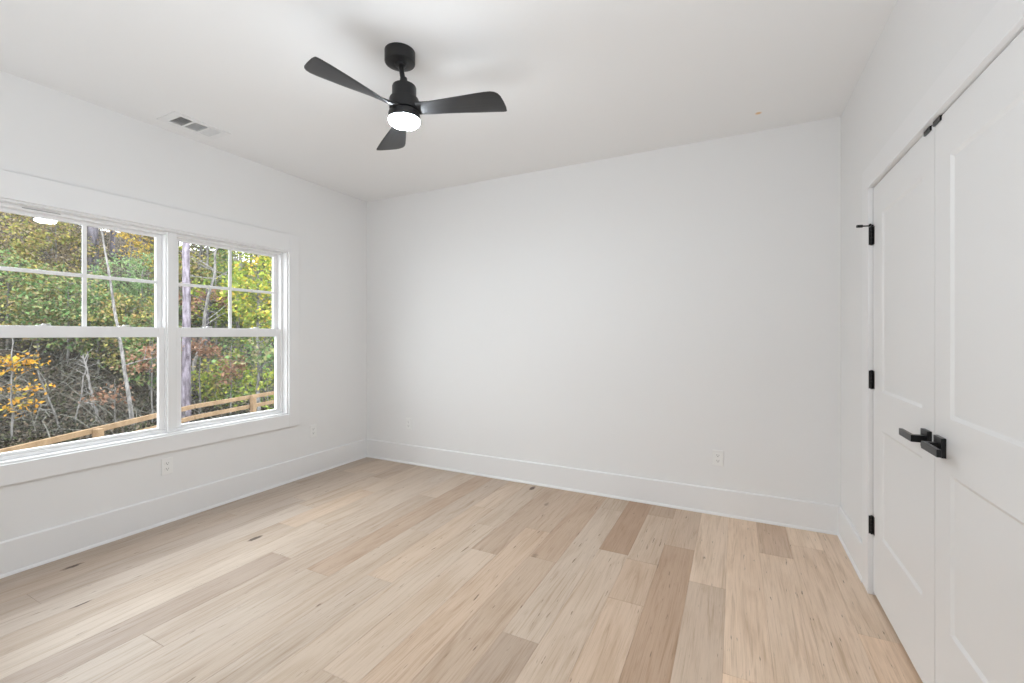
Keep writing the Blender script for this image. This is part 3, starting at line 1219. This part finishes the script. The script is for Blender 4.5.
# undergrowth: uncountable scrub, vines and fallen leaves on the bank
def build_undergrowth():
    pts = []
    n = 0
    while n < 90000:
        px = rng.uniform(-80, 350)
        dist = 9.5 + 28 * rng.uniform(0, 1) ** 1.3
        x, y = spot(px, dist)
        s = bank_start(y) - x
        if s < -4.5:
            continue
        hmax = 0.35 + 0.5 * (0.5 + 0.5 * math.sin(x * 1.3 + math.sin(y * 1.1) * 2)) * (0.5 + 0.5 * math.sin(y * 1.7 + x * .6))
        pts.append((x, y, ground(x, y) + hmax * rng.uniform(0, 1) ** 1.2))
        n += 1
    o = leaf_mesh('undergrowth', pts, 0.115, SCRUB, None, 0.2, 0.0, 0.5)
    tag(o, 'tangled dark undergrowth covering the bank behind the fence', 'undergrowth', kind='stuff')


build_undergrowth()

# bare vines and fallen sticks tangled over the bank: nobody could count them
def build_vines():
    m = MB()
    n = 0
    while n < 420:
        x, y = spot(rng.uniform(-40, 290), rng.uniform(11.5, 22))
        s_ = bank_start(y) - x
        if s_ < -1.5:
            continue
        a = rng.uniform(0, 2 * math.pi)
        ln = rng.uniform(0.5, 1.9)
        rise = rng.uniform(-0.1, 0.9) * ln
        p = Vector((x, y, ground(x, y) + rng.uniform(0.0, 0.5)))
        q = p + Vector((math.cos(a) * ln * 0.7, math.sin(a) * ln * 0.7, rise))
        q.z = max(q.z, ground(q.x, q.y) + 0.05)
        md = p.lerp(q, 0.5) + Vector((rng.normal() * 0.15, rng.normal() * 0.15, rng.uniform(-0.05, 0.3))) * ln
        r = rng.uniform(0.006, 0.016)
        m.tube([p, p.lerp(md, 0.5) + Vector((0, 0, 0.06 * ln)), md, md.lerp(q, 0.55) + Vector((0, 0, 0.05 * ln)), q], [r, r, r * 0.85, r * 0.7, r * 0.4], 4)
        n += 1
    tag(m.build('vines', VINE), 'tangle of bare grey vines and sticks over the bank behind the fence', 'vines', kind='stuff')


build_vines()

C = dict
# --- single trees one can point to
plant('pine_tree', 'tall straight pine with purple-grey bark beside the window mullion', 'tree', 185.5, 15.3,
      C(r=0.15, h=15, bark='pine', kink=0.004, lean=(0.1, 0.0)), [C(z=12.5, r=(2.6, 2.6, 2.4), n=2600, size=0.24, pal='needle', clumps=40, clump_r=0.7, narrow=0.3)])
plant('oak_tree', 'big dark-trunked tree with bare branches, high behind the green saplings', 'tree', 93, 21.3,
      C(r=0.27, h=13, bark='dark', kink=0.004), [C(z=10.5, r=(4.0, 4.0, 2.2), n=3200, size=0.20, pal='peach', clumps=60, clump_r=0.8, twigs=24)], bare=7)
plant('sapling_tree', 'slender pale leaning sapling behind the fence, left of the mullion', 'tree', 135, 13.8,
      C(r=0.062, h=6.5, bark='pale', kink=0.006, lean=(-0.93, -0.47)), bare=2)
plant('sapling_tree', 'short bleached dead sapling with a snapped forked top, behind a fence post', 'tree', 101, 14.0,
      C(r=0.050, h=2.5, bark='pale', kink=0.025, lean=(-0.5, -0.25)), bare=7)
plant('sapling_tree', 'thin grey bare sapling low on the bank beyond the orange leaves', 'tree', 63, 13.2,
      C(r=0.034, h=2.0, bark='grey', kink=0.02, lean=(-0.15, -0.5)), bare=6)
plant('sapling_tree', 'thin forked bare sapling between the dead sapling and the grey one', 'tree', 74, 13.6,
      C(r=0.028, h=2.4, bark='pale', kink=0.03, lean=(0.1, 0.3)), bare=6)
plant('birch_tree', 'crooked white-barked young tree just right of the pine trunk', 'tree', 190, 17.2,
      C(r=0.075, h=8.5, bark='pale', kink=0.035, lean=(0.6, 1.1)), [C(z=7.4, r=(1.4, 1.4, 1.3), n=1100, size=0.15, pal='yellow', clumps=26)], bare=6)
plant('birch_tree', 'white twin-stemmed young tree behind the right muntin', 'tree', 236, 21.0,
      C(r=0.10, h=10, bark='pale', kink=0.012, lean=(0.15, 0.2)), [C(z=8.6, r=(1.6, 1.6, 1.6), n=1300, size=0.15, pal='yellow', clumps=30)], bare=6)
plant('young_tree', 'thin grey trunk between the pine and the right muntin', 'tree', 207, 23.0,
      C(r=0.085, h=11, bark='grey', kink=0.008), [C(z=9, r=(1.8, 1.8, 1.8), n=1300, size=0.16, pal='olive', clumps=30)], bare=5)
plant('young_tree', 'dark straight trunk low behind the far end of the fence', 'tree', 263, 20.0,
      C(r=0.13, h=9, bark='dark', kink=0.008), [C(z=7.5, r=(1.8, 1.8, 1.8), n=1200, size=0.16, pal='green', clumps=30)], bare=3)
plant('young_tree', 'dark stump-like trunk among rust-coloured leaves, right of the pine', 'tree', 207, 19.0,
      C(r=0.12, h=4.5, bark='dark', kink=0.01), [C(z=3.9, r=(1.0, 1.0, 0.7), n=500, size=0.14, pal='rust', clumps=16)], bare=3)
plant('maple_tree', 'yellow and orange leaved maple filling the far upper panes', 'tree', 258, 16.0,
      C(r=0.07, h=6.6, bark='grey', kink=0.015), [C(z=4.9, r=(0.95, 0.95, 1.7), n=1000, size=0.15, pal='lime', clumps=40, clump_r=0.4, flat=0.5, droop=0.4), C(z=4.7, r=(0.95, 0.95, 1.7), n=750, size=0.16, pal='yellow', clumps=46, clump_r=0.42, flat=0.5, droop=0.4),
                                                  C(z=2.6, r=(1.0, 1.0, 0.8), n=420, size=0.17, pal='green', clumps=18, clump_r=0.4)])
plant('maple_tree', 'yellow-green young maple behind the fence between pine and muntin', 'tree', 216, 19.5,
      C(r=0.05, h=5.2, bark='grey', kink=0.015), [C(z=4.2, r=(1.0, 1.0, 1.2), n=900, size=0.16, pal='lime', clumps=34, clump_r=0.4, flat=0.5, droop=0.4)])
plant('maple_sapling', 'low orange-leaved sapling close to the fence at the near window edge', 'tree', 12, 11.4,
      C(r=0.028, h=3.1, bark='grey', kink=0.02), [C(z=2.3, r=(0.75, 0.6, 0.30), n=190, size=0.12, pal='orange', clumps=11, clump_r=0.34, flat=0.5, droop=0.5),
                                                  C(z=1.5, r=(0.6, 0.5, 0.7), n=130, size=0.12, pal='orange', clumps=12, clump_r=0.28, flat=0.5, droop=0.5)])
plant('oak_sapling', 'rust-brown leaved sapling left of the mullion behind the fence', 'tree', 152, 14.6,
      C(r=0.03, h=2.9, bark='grey', kink=0.02), [C(z=2.3, r=(0.55, 0.9, 0.45), n=330, size=0.13, pal='rust', clumps=16, clump_r=0.35, flat=0.4, droop=0.3)])
plant('oak_sapling', 'small tan-leaved sapling between the dead sapling and the leaning one', 'tree', 115, 14.2,
      C(r=0.022, h=1.7, bark='grey', kink=0.02), [C(z=1.2, r=(0.6, 0.6, 0.4), n=150, size=0.12, pal='rust', clumps=12, clump_r=0.3)])
plant('oak_sapling', 'reddish-brown sapling in front of the maple, right of the pine', 'tree', 231, 16.0,
      C(r=0.03, h=2.9, bark='pale', kink=0.02), [C(z=2.1, r=(0.5, 0.5, 0.7), n=330, size=0.13, pal='rust', clumps=18, clump_r=0.3)])
plant('oak_sapling', 'reddish-brown sapling touching the pine trunk', 'tree', 200, 16.2,
      C(r=0.03, h=3.1, bark='grey', kink=0.02), [C(z=2.6, r=(0.6, 0.5, 0.35), n=300, size=0.13, pal='rust', clumps=16, clump_r=0.3)])

# --- green shrubs right behind the fence on the far side
for i, (px, dist, h, pal, lab) in enumerate([
        (197, 17.4, 1.5, 'olive', 'olive shrub at the foot of the pine'),
        (216, 17.2, 2.0, 'lime', 'yellow-green shrub right of the pine behind the rails'),
        (242, 17.0, 2.3, 'green', 'green shrub under the maple, left half'),
        (268, 16.6, 2.6, 'lime', 'yellow-green shrub at the far window edge behind the rails'),
        (254, 19.5, 3.6, 'lime', 'tall yellow-green shrub behind the shrubs under the maple'),
        (226, 19.5, 3.2, 'green', 'tall green shrub behind the shrub right of the pine')]):
    plant('shrub', lab, 'shrub', px, dist, C(r=0.03, h=h * 0.8, bark='grey', kink=0.03),
          [C(z=h * 0.55, r=(1.0, 1.0, h * 0.5), n=700, size=0.14, pal=pal, clumps=34, clump_r=0.4, flat=0.4, droop=0.3)], group='shrubs behind the fence')

# --- young evergreens half way up the bank, in the near window unit
for i, (px, dist, h, wd, pal, lab) in enumerate([
        (119, 19.3, 4.5, 1.25, 'needle', 'bright green young pine below the dark-trunked tree'),
        (142, 19.0, 5.0, 1.4, 'needle', 'bright green young pine left of the mullion'),
        (126, 17.6, 3.6, 1.3, 'olive', 'olive bush in front of the two young pines'),
        (98, 17.4, 3.4, 1.2, 'green', 'dark green bush beside the near muntin'),
        (150, 17.2, 3.3, 1.1, 'green', 'dark green bush left of the mullion at the meeting rail'),
        (8, 17.0, 3.9, 1.5, 'green', 'green bush at the near edge of the window'),
        (38, 17.4, 3.6, 1.4, 'olive', 'olive bush above the orange sapling'),
        (68, 17.2, 3.9, 1.4, 'green', 'green bush left of the near muntin'),
        (22, 20.5, 4.6, 1.6, 'brown', 'brown-leaved bush high on the bank above the olive bush'),
        (56, 20.5, 4.8, 1.6, 'olive', 'olive bush high on the bank left of the near muntin'),
        (78, 21.5, 4.2, 1.2, 'brown', 'brown-leaved bush high on the bank behind the near muntin'),
        (-15, 18.5, 4.2, 1.6, 'olive', 'olive bush beyond the near edge of the window')]):
    plant('bush', lab, 'bush', px, dist, C(r=0.05, h=h * 0.85, bark='grey', kink=0.02),
          [C(z=h * 0.58, r=(wd, wd, h * 0.45), n=2300, size=0.13, pal=pal, clumps=90, clump_r=0.36, flat=0.2, droop=0.1, narrow=0.35 if pal == 'needle' else 0.6)],
          group='young evergreens and bushes on the bank')

# --- taller autumn trees along the top of the bank
for i, (px, dist, h, wd, pal, bark, lab) in enumerate([
        (-20, 26, 9.5, 2.6, 'gold', 'dark', 'golden tree beyond the near edge of the window'),
        (6, 25, 8.6, 2.2, 'gold', 'dark', 'golden tree in the near top corner of the window'),
        (26, 27, 9.4, 2.4, 'gold', 'grey', 'golden-tan tree behind the lamp reflection'),
        (50, 25, 7.8, 2.2, 'brown', 'grey', 'thin brown tree left of the near muntin'),
        (70, 29, 7.2, 2.0, 'olive', 'dark', 'sparse olive tree against the pale sky'),
        (112, 29, 9.8, 2.3, 'peach', 'dark', 'peach-leaved tree behind the dark trunk branches'),
        (130, 27, 8.8, 2.2, 'peach', 'grey', 'second peach-leaved tree, above the young pines'),
        (152, 25, 8.8, 1.9, 'gold', 'grey', 'golden tree at the top of the pane left of the mullion'),
        (178, 25, 9.0, 2.2, 'olive', 'dark', 'olive tree behind the pine trunk'),
        (200, 24, 9.0, 2.1, 'lime', 'grey', 'tall yellow-green tree right of the pine'),
        (222, 26, 9.5, 2.2, 'olive', 'grey', 'tall olive tree left of the right muntin'),
        (250, 25, 9.5, 2.3, 'lime', 'dark', 'tall yellow-green tree behind the maple'),
        (300, 20, 8.5, 2.4, 'lime', 'grey', 'yellow-green tree beyond the far window edge'),
        (322, 22, 9.0, 2.6, 'olive', 'dark', 'olive tree well beyond the far window edge'),
        (346, 21, 8.5, 2.6, 'green', 'grey', 'green tree farthest beyond the far window edge'),
        (276, 23, 9.5, 2.4, 'green', 'dark', 'dark green tree at the far window edge'),
        (212, 21.5, 5.6, 1.7, 'green', 'grey', 'mid-height green tree behind the young maple'),
        (240, 22, 6.0, 1.7, 'lime', 'grey', 'mid-height yellow-green tree behind the white twin stems'),
        (186, 21.5, 5.6, 1.6, 'olive', 'grey', 'mid-height olive tree hidden partly by the pine')]):
    plant('autumn_tree', lab, 'tree', px, dist, C(r=0.13, h=h, bark=bark, kink=0.012, lean=(R_.uniform(-.4, .4), R_.uniform(-.4, .4))),
          [C(z=h * 0.66, r=(wd, wd, h * 0.36), n=3200, size=0.15, pal=pal, clumps=120, clump_r=0.42, flat=0.3, droop=0.2, twigs=30)],
          group='autumn trees along the top of the bank')
